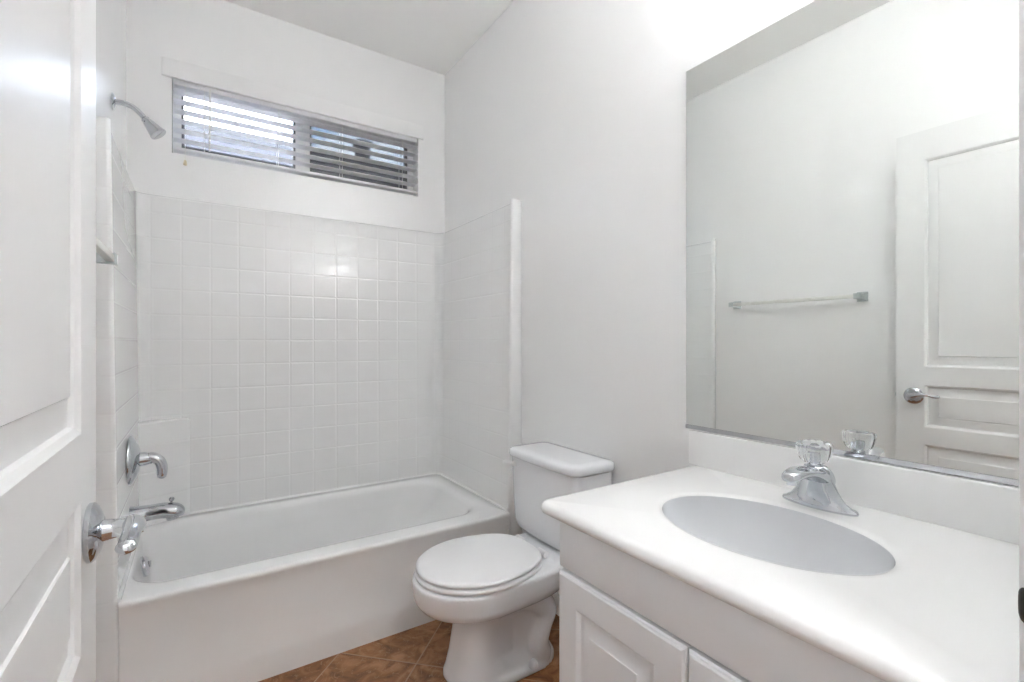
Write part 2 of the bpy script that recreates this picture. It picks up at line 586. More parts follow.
# door lining and casing
fr = bpy.data.objects.new('trim_1', None)
fr['kind'] = 'structure'
fr.location = (0.26, F - 0.06, 0)
COL.objects.link(fr)
bm = B(); box(bm, JX1, JX1 + 0.018, F - FT - 0.002, F + 0.001, 0, DZ, 0.0015)
obj('jamb', bm, M_TRIM, fr)
bm = B(); box(bm, JX0 - 0.018, JX0, F - FT - 0.002, F + 0.001, 0, DZ, 0.0015)
obj('jamb', bm, M_TRIM, fr)
bm = B(); box(bm, JX0 - 0.018, JX1 + 0.018, F - FT - 0.002, F + 0.001, DZ, DZ + 0.018, 0.0015)
obj('head_jamb', bm, M_TRIM, fr)
bm = B(); box(bm, JX1 - 0.010, JX1, F - 0.075, F - 0.038, 0, DZ, 0.002)
obj('door_stop', bm, M_TRIM, fr)
bm = B(); box(bm, JX1 + 0.004, JX1 + 0.060, F + 0.001, F + 0.0125, 0, DZ + 0.06, 0.003)
obj('casing', bm, M_TRIM, fr)
bm = B(); box(bm, JX0 - 0.060, JX0 - 0.004, F + 0.001, F + 0.0125, 0, DZ + 0.06, 0.003)
obj('casing', bm, M_TRIM, fr)
bm = B(); box(bm, JX0 - 0.004, JX1 + 0.004, F + 0.001, F + 0.0125, DZ + 0.004, DZ + 0.06, 0.003)
obj('head_casing', bm, M_TRIM, fr)
bm = B()
box(bm, JX1 - 0.0015, JX1, F - 0.035, F + 0.001, 0.862, 0.928, 0.0006)
tube(bm, [(JX1 - 0.0010, F - 0.004, 0.894), (JX1 - 0.0008, F + 0.004, 0.894), (JX1 + 0.0005, F + 0.0095, 0.894), (JX1 + 0.003, F + 0.012, 0.894)], [0.018, 0.018, 0.016, 0.012], 12, (0.06, 1.0))
obj('strike_plate', bm, M_DARK, fr)['label'] = 'dark metal strike plate'

# baseboards
bm = B(); box(bm, W - 0.012, W, 0.92, 1.805, 0, 0.085, 0.003)
struct('baseboard_right', bm, M_TRIM, 40)
bm = B(); box(bm, L, L + 0.012, F + 0.02, 1.795, 0, 0.085, 0.003)
struct('baseboard_left', bm, M_TRIM, 40)

# ------------------------------------------------------------------ window
win = bpy.data.objects.new('window_1', None)
win['kind'] = 'structure'
win.location = (0.5, D + 0.1, WZ0)
COL.objects.link(win)
y0, y1 = D + 0.080, D + 0.134
bm = B()
fw, ft = 0.034, 0.010
box(bm, WX0, WX1, y0, y1, WZ0, WZ0 + fw, 0.003)
box(bm, WX0, WX1, y0, y1, WZ1 - ft, WZ1, 0.003)
box(bm, WX0, WX0 + fw, y0, y1, WZ0 + fw, WZ1 - ft, 0.003)
box(bm, WX1 - fw, WX1, y0, y1, WZ0 + fw, WZ1 - ft, 0.003)
obj('window_frame', bm, M_VINYL, win)
bm = B(); box(bm, 0.440, 0.512, y0 + 0.006, y1 - 0.01, WZ0 + fw, WZ1 - ft, 0.004)
obj('meeting_stile', bm, M_VINYL, win)
for (a, b_, nm) in ((WX0 + fw, 0.440, 'fixed_sash'), (0.512, WX1 - fw, 'sliding_sash')):
    bm = B()
    s_ = 0.010
    ya, yb = y0 + 0.012, y1 - 0.014
    box(bm, a, b_, ya, yb, WZ0 + fw, WZ0 + fw + s_)
    box(bm, a, b_, ya, yb, WZ1 - ft - s_, WZ1 - ft)
    box(bm, a, a + s_, ya, yb, WZ0 + fw + s_, WZ1 - ft - s_)
    box(bm, b_ - s_, b_, ya, yb, WZ0 + fw + s_, WZ1 - ft - s_)
    sa = obj(nm, bm, M_GASKET, win, smooth=0)
    sa['label'] = 'dark gasket edged sash'
    bm = B(); box(bm, a + s_, b_ - s_, D + 0.106, D + 0.110, WZ0 + fw + s_, WZ1 - ft - s_)
    obj('pane', bm, M_GLASS, sa, smooth=0)
bm = B(); box(bm, 0.512, WX1 - fw, y1 - 0.010, y1 - 0.009, WZ0 + fw, WZ1 - ft)
obj('insect_screen', bm, M_SCREEN, win, smooth=0)['label'] = 'grey insect screen over the right pane'

# blind
bl = thing('window_blind', 'white horizontal slat blind with slats open, hanging in the window high above the tub', 'blind', (0.5, D + 0.03, WZ0 + 0.015))
bm = B(); box(bm, -0.134, 1.130, D - 0.012, D - 0.001, 2.352, 2.436, 0.004)

obj('valance', bm, M_TRIM, bl)
bx0, bx1 = WX0 + 0.005, WX1 - 0.005
bm = B(); box(bm, bx0, bx1, D + 0.004, D + 0.054, 2.330, 2.358, 0.003)
obj('headrail', bm, M_SLAT, bl)
ys0, ys1 = D - 0.002, D + 0.050
z = 2.306
for k in range(6):
    zz = 2.037 + 0.0446 * (k + 1)
    bm = B()
    prof = []
    for i in range(9):
        t = i / 8
        yy = ys0 + (ys1 - ys0) * t
        arch = 0.0016 * (1 - (2 * t - 1) ** 2)
        prof.append((yy, zz + arch + 0.003 * (0.5 - t)))
    ring = [(a, b_ + 0.0014) for a, b_ in prof] + [(a, b_ - 0.0014) for a, b_ in reversed(prof)]
    loft(bm, [[Vector((bx0, a, b_)) for a, b_ in ring], [Vector((bx1, a, b_)) for a, b_ in ring]])
    obj('slat', bm, M_SLAT, bl)
bm = B(); box(bm, bx0, bx1, ys0, ys1, 2.028, 2.042, 0.004)
obj('bottom_rail', bm, M_SLAT, bl)
for cx in (0.03, 0.345, 0.66, 1.0):
    bm = B()
    tube(bm, [(cx, ys0 - 0.0018, 2.040), (cx, ys0 - 0.0018, 2.33)], 0.0013, 6, smooth=0)
    tube(bm, [(cx, ys1 + 0.0018, 2.040), (cx, ys1 + 0.0018, 2.33)], 0.0013, 6, smooth=0)
    obj('ladder_cord', bm, M_CORD, bl)
bm = B()
tube(bm, [(-0.045, D - 0.004, 2.335), (-0.045, D - 0.006, 2.15), (-0.045, D - 0.007, 1.985)], 0.0012, 6)
pc = obj('pull_cord', bm, M_CORD, bl)
bm = B(); lathe(bm, [(0.002, 0), (0.005, -0.004), (0.0075, -0.020), (0.007, -0.024), (0.001, -0.025)], (-0.045, D - 0.009, 1.985), (0, 0, 1), 14)
obj('tassel', bm, M_TASSEL, pc)['label'] = 'tan tassel'
bm = B(); tube(bm, [(0.052, D - 0.006, 2.34), (0.052, D - 0.007, 2.2), (0.050, D - 0.008, 2.045)], 0.0038, 6)
obj('tilt_wand', bm, M_CORD, bl)

# ------------------------------------------------------------------ outside
bm = B(); box(bm, -12, 16, D + T + 0.02, 22, -0.15, -0.05)
struct('ground', bm, M_GROUND)
nh = thing('neighbor_house', 'grey tile roofed house next door seen through the blind slats', 'house', (2, 9, -0.05))
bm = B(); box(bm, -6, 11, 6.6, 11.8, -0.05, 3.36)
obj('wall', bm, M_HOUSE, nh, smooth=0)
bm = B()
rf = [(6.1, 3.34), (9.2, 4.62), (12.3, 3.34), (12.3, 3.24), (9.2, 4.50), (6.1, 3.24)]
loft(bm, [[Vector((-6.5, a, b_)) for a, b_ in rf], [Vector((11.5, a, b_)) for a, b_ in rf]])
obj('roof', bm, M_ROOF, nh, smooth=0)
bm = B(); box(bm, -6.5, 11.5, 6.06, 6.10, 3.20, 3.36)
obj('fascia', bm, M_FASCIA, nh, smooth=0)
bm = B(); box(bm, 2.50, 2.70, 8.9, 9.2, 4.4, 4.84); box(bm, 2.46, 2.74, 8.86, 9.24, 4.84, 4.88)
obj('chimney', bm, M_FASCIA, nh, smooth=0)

# ------------------------------------------------------------------ shower surround
ST = 1.790
def XL(z): return -0.216 + (ST - z) / (ST - 0.37) * 0.018
def XR(z): return 1.210 - (ST - z) / (ST - 0.37) * 0.020
def YB(z): return 2.602 - (ST - z) / (ST - 0.37) * 0.010
SF = 1.846
su = thing('shower_surround', 'white moulded tub surround with square tile pattern on three walls above the bathtub', 'shower surround', (0.5, 2.3, 0.37))
CR = 0.055
def back_ring(z, ins=0.0):
    xl, xr, yb = XL(z) - ins, XR(z) + ins, YB(z) + ins
    pts = [(L + 0.001, D - 0.001), (L + 0.001, yb - CR), (xl, yb - CR)]
    pts += [(xl + CR - CR * math.cos(a), yb - CR + CR * math.sin(a)) for a in [PI / 2 * k / 8 for k in range(1, 9)]]
    n = 20
    pts += [(xl + CR + (xr - xl - 2 * CR) * k / n, yb) for k in range(1, n)]
    pts += [(xr - CR + CR * math.sin(a), yb - CR + CR * math.cos(a)) for a in [PI / 2 * k / 8 for k in range(0, 9)]]
    pts += [(W - 0.001, yb - CR), (W - 0.001, D - 0.001)]
    return [Vector((x, y, z)) for x, y in pts]
bm = B()
loft(bm, [back_ring(0.30), back_ring(0.8), back_ring(1.3), back_ring(ST - 0.012), back_ring(ST - 0.004, 0.004), back_ring(ST, 0.011)])
obj('back_panel', bm, M_TILE_X, su, smooth=50)
def side_ring(z, side, ins=0.0):
    yb = YB(z) + ins
    x = XL(z) - ins if side < 0 else XR(z) + ins
    wx = L + 0.001 if side < 0 else W - 0.001
    return [Vector(p) for p in ((wx, SF, z), (x, SF, z), (x, yb - CR, z), (wx, yb - CR, z))]
for side in (-1, 1):
    bm = B()
    loft(bm, [side_ring(zz, side, i) for zz, i in ((0.30, 0), (ST - 0.012, 0), (ST - 0.004, 0.004), (ST, 0.011))])
    obj('side_panel', bm, M_TILE_Y if side > 0 else M_TILE_ROWS, su, smooth=50)
    # rounded return at the front edge, running down to the floor beside the apron
    bm = B()
    def tr_ring(z):
        x = XL(z) if side < 0 else XR(z)
        wx = L + 0.001 if side < 0 else W - 0.001
        s = -side
        r = 0.012
        pts = [(wx, SF), (wx, SF - 0.003), (wx + s * 0.012, SF - 0.012)]
        cx, cyy = x + s * 0.003 - s * r, SF - 0.020 + r
        pts += [(cx + s * r * math.sin(a), cyy - r * math.cos(a)) for a in [PI / 2 * k / 6 for k in range(7)]]
        pts += [(x + s * 0.003, SF)]
        return [Vector((px, py, z)) for px, py in pts]
    loft(bm, [tr_ring(0.004), tr_ring(0.4), tr_ring(1.1), tr_ring(ST + 0.014)])
    obj('edge_trim', bm, M_TUB if side > 0 else M_TILE_ROWS, su, smooth=50)
# sealant bead where the panels meet the tub deck
bm = B()
tube(bm, [(-0.1965, 1.835, 0.3725), (-0.1965, 2.15, 0.3725), (-0.1965, 2.47, 0.3725)], 0.008, 10, smooth=0)
tube(bm, [(-0.03, 2.5905, 0.3725), (0.5, 2.5905, 0.3725), (1.15, 2.5905, 0.3725), (1.175, 2.580, 0.3725), (1.1885, 2.55, 0.3725), (1.1885, 2.2, 0.3725), (1.1885, 1.835, 0.3725)], 0.008, 10, smooth=0)
obj('sealant_bead', bm, M_TUB, su, smooth=60)
# diagonal corner shelf rising from the deck at the faucet end
bm = B()
def tri(z, g=0.0):
    return [Vector((x, y, z)) for x, y in ((-0.206, 2.492 + g), (-0.190 - g * .3, 2.497 + g), (-0.040 - g, 2.574), (-0.026 - g, 2.5872), (-0.026 - g, 2.600), (-0.206, 2.600))]
loft(bm, [tri(0.374), tri(0.79), tri(0.803, 0.006), tri(0.806, 0.016)])
obj('corner_shelf', bm, M_TILE_ROWS, su, smooth=30)

# ------------------------------------------------------------------ bathtub
tb = thing('bathtub', 'white alcove bathtub with a plain apron along the back wall', 'bathtub', (0.5, 2.2, 0.0))
TX0, TX1, TY0, TY1 = -0.1945, 1.1865, 1.81, 2.584
TZ = 0.372
rings = []
def R(x0, x1, y0, y1, r, z): rings.append(rrect(x0, x1, y0, y1, r, z, 8, 8))
for z_, dy in ((0.0, 0.004), (0.075, 0.004), (0.095, 0.006), (0.12, 0.012), (0.20, 0.017), (0.29, 0.015), (0.335, 0.008), (0.35, 0.003), (0.360, 0.0005)):
    R(TX0, TX1, TY0 + dy, TY1, 0.004, z_)
R(TX0, TX1, TY0 + 0.002, TY1, 0.004, 0.3665)
R(TX0, TX1, TY0 + 0.007, TY1, 0.005, 0.3708)
R(TX0 + 0.001, TX1 - 0.001, TY0 + 0.016, TY1 - 0.001, 0.006, TZ)
R(TX0 + 0.004, TX1 - 0.06, TY0 + 0.075, TY1 - 0.05, 0.10, TZ + 0.001)
R(TX0 + 0.007, TX1 - 0.075, TY0 + 0.095, TY1 - 0.064, 0.12, TZ - 0.001)
R(TX0 + 0.011, TX1 - 0.088, TY0 + 0.108, TY1 - 0.076, 0.13, TZ - 0.008)
R(TX0 + 0.016, TX1 - 0.098, TY0 + 0.117, TY1 - 0.084, 0.135, TZ - 0.022)
R(TX0 + 0.030, TX1 - 0.130, TY0 + 0.127, TY1 - 0.092, 0.14, 0.27)
R(TX0 + 0.062, TX1 - 0.200, TY0 + 0.142, TY1 - 0.105, 0.15, 0.13)
R(TX0 + 0.088, TX1 - 0.240, TY0 + 0.160, TY1 - 0.122, 0.15, 0.085)
R(TX0 + 0.150, TX1 - 0.290, TY0 + 0.200, TY1 - 0.160, 0.12, 0.066)
R(TX0 + 0.25, TX1 - 0.40, TY0 + 0.28, TY1 - 0.24, 0.06, 0.062)
bm = B(); loft(bm, rings)
obj('tub_body', bm, M_TUB, tb, smooth=60)
ov_o = Vector((-0.166, 2.20, 0.322)); ov_d = Vector((1, 0, 0.18)).normalized()
bm = B(); lathe(bm, [(0.036, 0.0), (0.037, 0.006), (0.035, 0.014), (0.028, 0.019), (0.012, 0.021), (0.0, 0.021)], ov_o, ov_d, 32)
box(bm, ov_o.x + 0.016, ov_o.x + 0.026, ov_o.y - 0.005, ov_o.y + 0.005, ov_o.z - 0.004, ov_o.z + 0.018, 0.002)
obj('overflow_plate', bm, M_CHROME, tb)['label'] = 'chrome overflow plate'
bm = B(); lathe(bm, [(0.034, 0.0), (0.034, 0.002), (0.026, 0.004), (0.0, 0.003)], (0.06, 2.2, 0.0625), (0, 0, 1), 28)
obj('drain', bm, M_CHROME, tb)['label'] = 'chrome drain'

# ------------------------------------------------------------------ shower valve, spout, shower head
vx = XL(0.722)
vy, vz = 2.17, 0.722
va = thing('shower_valve', 'round chrome shower valve with curved lever handle above the tub spout', 'faucet handle', (vx, vy, vz))
bm = B(); lathe(bm, [(0.080, 0.0005), (0.089, 0.003), (0.088, 0.008), (0.080, 0.014), (0.060, 0.024), (0.040, 0.031), (0.030, 0.033), (0.0, 0.033)], (vx, vy, vz), (1, 0, 0), 48)
obj('escutcheon', bm, M_CHROME, va, smooth=50)
bm = B(); lathe(bm, [(0.026, 0.0275), (0.025, 0.045), (0.022, 0.055), (0.020, 0.066), (0.014, 0.071), (0.0, 0.072)], (vx, vy, vz), (1, 0, 0), 32)
tube(bm, [(vx + 0.045, vy, vz + 0.002), (vx + 0.068, vy, vz + 0.003), (vx + 0.088, vy - 0.002, vz - 0.012), (vx + 0.096, vy - 0.004, vz - 0.038), (vx + 0.095, vy - 0.005, vz - 0.068), (vx + 0.094, vy - 0.005, vz - 0.076)],
     [0.021, 0.0205, 0.020, 0.019, 0.0165, 0.007], 18, (1.0, 0.9))
obj('lever', bm, M_CHROME, va, smooth=60)

sx, sy, sz = XL(0.515), 2.17, 0.524
sp = thing('bath_spout', 'chrome bath spout with a diverter knob at its tip', 'bath spout', (sx, sy, sz))
bm = B()
tube(bm, [(sx + 0.0005, sy, sz), (sx + 0.012, sy, sz), (sx + 0.05, sy, sz + 0.001), (sx + 0.09, sy, sz + 0.002), (sx + 0.118, sy, sz - 0.002), (sx + 0.138, sy, sz - 0.010), (sx + 0.147, sy, sz - 0.022), (sx + 0.148, sy, sz - 0.026)],
     [0.034, 0.033, 0.030, 0.0295, 0.0305, 0.029, 0.018, 0.006], 24, (1.0, 0.94))
tube(bm, [(sx + 0.122, sy, sz - 0.012), (sx + 0.126, sy, sz - 0.034)], [0.021, 0.019], 20, smooth=0)
obj('spout', bm, M_CHROME, sp, smooth=60)
bm = B(); lathe(bm, [(0.004, 0), (0.004, 0.012), (0.0085, 0.015), (0.0095, 0.022), (0.006, 0.026), (0.0, 0.0265)], (sx + 0.120, sy, sz + 0.020), (0.1, 0, 1), 16)
obj('diverter_knob', bm, M_CHROME, sp)

hx, hy, hz = L, 2.255, 2.022
sh = thing('overhead_shower', 'chrome shower head on a bent arm high on the left wall', 'shower head', (hx, hy, hz))
bm = B(); lathe(bm, [(0.029, 0.0005), (0.030, 0.003), (0.026, 0.007), (0.014, 0.011), (0.012, 0.011)], (hx, hy, hz), (1, 0, 0), 28)
obj('flange', bm, M_CHROME, sh)
bm = B(); tube(bm, [(hx + 0.002, hy, hz), (hx + 0.035, hy, hz + 0.002), (hx + 0.062, hy, hz - 0.006), (hx + 0.085, hy, hz - 0.026), (hx + 0.098, hy, hz - 0.042)], 0.0095, 16)
obj('shower_arm', bm, M_CHROME, sh, smooth=60)
bm = B()
hd = Vector((0.62, -0.12, -0.78)).normalized()
ho = Vector((hx + 0.094, hy, hz - 0.037))
lathe(bm, [(0.010, 0.0), (0.014, 0.004), (0.013, 0.012), (0.016, 0.016), (0.017, 0.022), (0.027, 0.062), (0.029, 0.066), (0.029, 0.071), (0.024, 0.0725), (0.0, 0.0715)], ho, hd, 30)
obj('spray_head', bm, M_CHROME, sh, smooth=45)

# ------------------------------------------------------------------ toilet
ty = 1.435
to = thing('toilet', 'white two-piece toilet with closed lid between the tub and the vanity', 'toilet', (0.95, ty, 0.0))
def egg(xf, xb, hw, z, nf=2.0, nb=2.6, xm=None, n=64, hb=None, waist=0.0):
    """closed outline: front at xf (low x), back at xb, half width hw"""
    xm = xm if xm is not None else xf + (xb - xf) * 0.55
    pts = []
    for k in range(n):
        a = 2 * PI * k / n
        c, s = math.cos(a), math.sin(a)
        if c >= 0:
            e = 2 / nf; ax = xm - xf
            x = xm - ax * abs(c) ** e
        else:
            e = 2 / nb; ax = xb - xm
            x = xm + ax * abs(c) ** e
        yv = hw * (abs(s) ** e) * (1 if s >= 0 else -1)
        if hb is not None and c < 0:
            t = abs(c) ** e
            yv *= 1 - (1 - hb / hw) * t
        yv *= 1 - waist * math.exp(-((x - 0.89) / 0.055) ** 2)
        pts.append(Vector((x, ty + yv, z)))
    return pts
bm = B()
loft(bm, [
    egg(0.698, 1.100, 0.108, 0.000, 4, 3.2), egg(0.698, 1.100, 0.108, 0.024, 4, 3.2), egg(0.704, 1.092, 0.101, 0.040, 4, 3.2, waist=0.12),
    egg(0.716, 1.060, 0.093, 0.090, 4, 3.2, waist=0.26), egg(0.728, 1.055, 0.089, 0.160, 4, 3.2, waist=0.26), egg(0.736, 1.060, 0.090, 0.215, 3.8, 3.2, waist=0.26),
    egg(0.730, 1.075, 0.095, 0.238, 3.2, 3.2), egg(0.700, 1.10, 0.112, 0.258, 2.6, 3.2, 0.84), egg(0.640, 1.13, 0.148, 0.269, 2.1, 3.2, 0.82),
    egg(0.602, 1.16, 0.168, 0.281, 2.0, 3.2, 0.80, hb=0.150), egg(0.588, 1.19, 0.176, 0.300, 2.0, 3.4, 0.79, hb=0.155), egg(0.583, 1.22, 0.179, 0.325, 2.0, 3.4, 0.79, hb=0.158), egg(0.580, 1.235, 0.181, 0.352, 2.0, 3.6, 0.785, hb=0.160),
    egg(0.580, 1.245, 0.181, 0.364, 2.0, 3.8, 0.785, hb=0.162), egg(0.584, 1.245, 0.178, 0.3695, 2.0, 3.8, 0.785, hb=0.160), egg(0.594, 1.240, 0.170, 0.3715, 2.0, 3.8, 0.785, hb=0.153)])
# trapway bulging out of either flank, flowing down to the foot
for s in (-1, 1):
    tube(bm, [(0.88, ty + s * 0.040, 0.225), (0.94, ty + s * 0.054, 0.250), (1.00, ty + s * 0.070, 0.238), (1.035, ty + s * 0.072, 0.195), (1.020, ty + s * 0.070, 0.145), (1.000, ty + s * 0.072, 0.090), (1.03, ty + s * 0.064, 0.030)],
         [0.036, 0.044, 0.047, 0.046, 0.044, 0.046, 0.040], 18)
# deck under the tank
loft(bm, [rrect(1.035, 1.250, ty - 0.118, ty + 0.118, 0.03, 0.30), rrect(1.025, 1.252, ty - 0.140, ty + 0.140, 0.03, 0.345), rrect(1.030, 1.252, ty - 0.142, ty + 0.142, 0.03, 0.374), rrect(1.036, 1.248, ty - 0.136, ty + 0.136, 0.028, 0.381)])
bowl = obj('bowl', bm, M_PORC, to, smooth=70)
md = bowl.modifiers.new('join', 'REMESH')
md.mode = 'VOXEL'
md.voxel_size = 0.006
md.use_smooth_shade = True
md = bowl.modifiers.new('soften', 'SMOOTH')
md.factor = 0.5
md.iterations = 5
for s in (-1, 1):
    bm = B(); lathe(bm, [(0.017, 0), (0.017, 0.006), (0.014, 0.016), (0.008, 0.022), (0, 0.023)], (0.965, ty + s * 0.106, 0.030), (0, 0, 1), 20)
    obj('bolt_cap', bm, M_SEAT, to)
# seat and lid
bm = B()
def ring_loft(bm, outs, ins):
    vo = [[bm.verts.new(p) for p in r] for r in outs]
    seq = vo + [[bm.verts.new(p) for p in r] for r in ins]
    n = len(seq[0])
    m_ = len(seq)
    for q in range(m_):
        a, b_ = seq[q], seq[(q + 1) % m_]
        for i in range(n):
            j = (i + 1) % n
            bm.faces.new((a[i], a[j], b_[j], b_[i]))
def lid_out(d, z): return egg(0.592 + d, 1.024 - d, 0.186 - d, z, 2.0, 3.0, 0.81, hb=0.156)
ring_loft(bm, [lid_out(0.002, 0.3725), lid_out(-0.003, 0.376), lid_out(-0.003, 0.383), lid_out(0.001, 0.3875)], [egg(0.66, 0.90, 0.108, 0.3875, 2, 2.4, 0.78), egg(0.66, 0.90, 0.108, 0.3725, 2, 2.4, 0.78)])
obj('seat', bm, M_SEAT, to, smooth=60)
bm = B()
loft(bm, [lid_out(0.012, 0.3915), lid_out(0.004, 0.3925), lid_out(0.000, 0.3965), lid_out(0.000, 0.4015), lid_out(0.004, 0.405), lid_out(0.014, 0.407), lid_out(0.05, 0.4085), lid_out(0.10, 0.4093)])
obj('lid', bm, M_SEAT, to, smooth=60)
for s in (-1, 1):
    bm = B(); tube(bm, [(1.032, ty + s * 0.070 - 0.022, 0.391), (1.032, ty + s * 0.070 + 0.022, 0.391)], 0.0115, 14, smooth=0)
    box(bm, 1.026, 1.046, ty + s * 0.070 - 0.016, ty + s * 0.070 + 0.016, 0.3795, 0.388, 0.002)
    obj('hinge', bm, M_SEAT, to)
# tank
bm = B()
def tank_ring(x0, hw, z, r=0.035, bow=0.010, x1=1.256):
    pts = rrect(x0, x1, ty - hw, ty + hw, r, z, 6, 8)
    out = []
    for p in pts:
        if p.x < x0 + 0.06:
            k = 1 - ((p.y - ty) / hw) ** 2
            p = Vector((p.x - bow * max(k, 0) * (1 - (p.x - x0) / 0.06), p.y, p.z))
        out.append(p)
    return out
loft(bm, [tank_ring(1.118, 0.145, 0.3830), tank_ring(1.100, 0.170, 0.388), tank_ring(1.088, 0.194, 0.405), tank_ring(1.082, 0.203, 0.432), tank_ring(1.078, 0.207, 0.52), tank_ring(1.075, 0.210, 0.62), tank_ring(1.073, 0.211, 0.682)])
obj('tank', bm, M_PORC, to, smooth=60)
bm = B()
loft(bm, [tank_ring(1.072, 0.208, 0.6825, 0.03, 0.012), tank_ring(1.064, 0.214, 0.685, 0.036, 0.012, 1.262), tank_ring(1.061, 0.217, 0.692, 0.038, 0.012, 1.264), tank_ring(1.061, 0.217, 0.704, 0.038, 0.012, 1.264), tank_ring(1.064, 0.214, 0.712, 0.036, 0.012, 1.262), tank_ring(1.073, 0.206, 0.7175, 0.03, 0.010, 1.254), tank_ring(1.10, 0.172, 0.7195, 0.02, 0.006, 1.225)])
obj('tank_lid', bm, M_PORC, to, smooth=60)
bm = B()
lathe(bm, [(0.013, 0), (0.013, 0.004), (0.009, 0.008), (0.008, 0.016), (0.0, 0.016)], (1.074, ty + 0.165, 0.655), (-1, 0, 0), 18)
tube(bm, [(1.060, ty + 0.155, 0.657), (1.057, ty + 0.180, 0.656), (1.055, ty + 0.205, 0.653), (1.055, ty + 0.226, 0.650)], [0.008, 0.009, 0.011, 0.008], 12, (0.7, 1.0))
obj('flush_lever', bm, M_SEAT, to, smooth=60)

# ------------------------------------------------------------------ vanity
CZ = 0.774                         # counter top
VX = 0.700                         # front of the carcass
VY0, VY1 = 0.128, 0.847
vc = thing('vanity_cabinet', 'white painted two-door vanity cabinet under the sink counter', 'cabinet', (1.0, 0.5, 0.0))
bm = B()
box(bm, VX, W - 0.013, VY1 - 0.016, VY1, 0.10, CZ - 0.0325)
box(bm, VX, W - 0.013, VY0, VY0 + 0.016, 0.10, CZ - 0.0325)
box(bm, VX, W - 0.013, VY0 + 0.016, VY1 - 0.016, 0.10, 0.118)
box(bm, W - 0.019, W - 0.013, VY0 + 0.016, VY1 - 0.016, 0.118, CZ - 0.0325)
box(bm, VX, VX + 0.018, VY0 + 0.016, VY1 - 0.016, 0.615, CZ - 0.0325)
box(bm, VX, VX + 0.018, VY0 + 0.016, VY0 + 0.07, 0.118, 0.615)
box(bm, VX, VX + 0.018, 0.485, 0.525, 0.118, 0.615)
box(bm, VX + 0.06, W - 0.013, VY0, VY1, 0.0, 0.10)
obj('carcass', bm, M_CAB, vc, smooth=0)
bm = B(); box(bm, VX - 0.012, VX - 0.0005, VY0 + 0.002, VY1 - 0.001, 0.638, CZ - 0.036, 0.0025)
obj('false_drawer_front', bm, M_CAB, vc)
def cab_door(y0, y1, z0, z1):
    bm = B()
    xf = VX - 0.0185
    U, V = y1 - y0, z1 - z0
    e = 0.007
    # outer edge bevel then raised panel
    pr = 0.055
    panel_face(bm, (xf, y1 - e, z0 + e), (0, -1, 0), (0, 0, 1), (-1, 0, 0), U - 2 * e, V - 2 * e, [(pr, U - 2 * e - pr, pr, V - 2 * e - pr)], [(0.005, -0.003), (0.009, -0.0075), (0.014, -0.0085), (0.020, -0.0075), (0.040, -0.0015), (0.042, 0.0)])
    def lp(d, x): return [Vector((x, y1 - d, z0 + d)), Vector((x, y0 + d, z0 + d)), Vector((x, y0 + d, z1 - d)), Vector((x, y1 - d, z1 - d))]
    loft(bm, [lp(e, xf), lp(0.004, xf + 0.002), lp(0.003, xf + 0.006), lp(0.0, xf + 0.008), lp(0.0, VX - 0.0005)], cap0=False)
    return bm
obj('door', cab_door(0.508, VY1 - 0.002, 0.115, 0.630), M_CAB, vc, smooth=30)
obj('door', cab_door(0.176, 0.505, 0.115, 0.630), M_CAB, vc, smooth=30)

vt = thing('countertop', 'white vanity countertop with integral oval sink and backsplash', 'countertop', (0.97, 0.5, CZ - 0.03))
scx, scy, sa_, sb_ = 0.955, 0.527, 0.155, 0.214
TXF, TYE = 0.668, 0.905            # front edge and left end of the top
TYN = 0.117
bm = B()
def ray_rect(a):
    # outline of the slab, as seen from the bowl centre at angle a
    c, s = math.cos(a), math.sin(a)
    return c, s
NS = 128
def slab_outline(inset, r):
    """rounded corner only where the front meets the free left end"""
    x0, x1, y0, y1 = TXF + inset, W - 0.001, TYN, TYE - inset
    pts = []
    # front edge from near end to the rounded corner, corner, left end, wall, near end
    n1, nc_, n2, n3, n4 = 44, 10, 24, 30, 20
    for k in range(n1): pts.append((x0, y0 + (y1 - r - y0) * k / n1))
    for k in range(nc_):
        a = PI / 2 * k / nc_
        pts.append((x0 + r - r * math.cos(a), y1 - r + r * math.sin(a)))
    for k in range(n2): pts.append((x0 + r + (x1 - x0 - r) * k / n2, y1))
    for k in range(n3): pts.append((x1, y1 + (y0 - y1) * k / n3))
    for k in range(n4): pts.append((x1 + (x0 - x1) * k / n4, y0))
    return pts
base = slab_outline(0, 0.022)
def ring_for(inset, r, z): return [Vector((x, y, z)) for x, y in slab_outline(inset, r)]
angs = [math.atan2((y - scy) / sb_, (x - scx) / sa_) for x, y in slab_outline(0.012, 0.012)]
def ell(f, z, ga=0.0):
    return [Vector((scx + (sa_ * f + ga) * math.cos(a), scy + (sb_ * f + ga) * math.sin(a), z)) for a in angs]
slab = [ring_for(0.020, 0.012, CZ - 0.031), ring_for(0.010, 0.016, CZ - 0.0305), ring_for(0.004, 0.019, CZ - 0.027), ring_for(0.0, 0.022, CZ - 0.019), ring_for(0.0005, 0.022, CZ - 0.014),
        ring_for(0.003, 0.02, CZ - 0.007), ring_for(0.008, 0.016, CZ - 0.002), ring_for(0.016, 0.010, CZ),
        ell(1.0, CZ, 0.022), ell(1.0, CZ - 0.0003, 0.014), ell(1.0, CZ - 0.002, 0.006), ell(1.0, CZ - 0.005, 0.001)]
loft(bm, slab, cap0=False, cap1=False)
obj('slab', bm, M_TOP, vt, smooth=50)
bm = B()
bowl_r = [(1.0, CZ - 0.005, 0.001)] + [(f, CZ - 0.005 - 0.150 * math.sqrt(1 - f ** 2.4), 0) for f in (0.997, 0.985, 0.965, 0.94, 0.90, 0.85, 0.79, 0.72, 0.64, 0.55, 0.45, 0.34, 0.22, 0.14)]
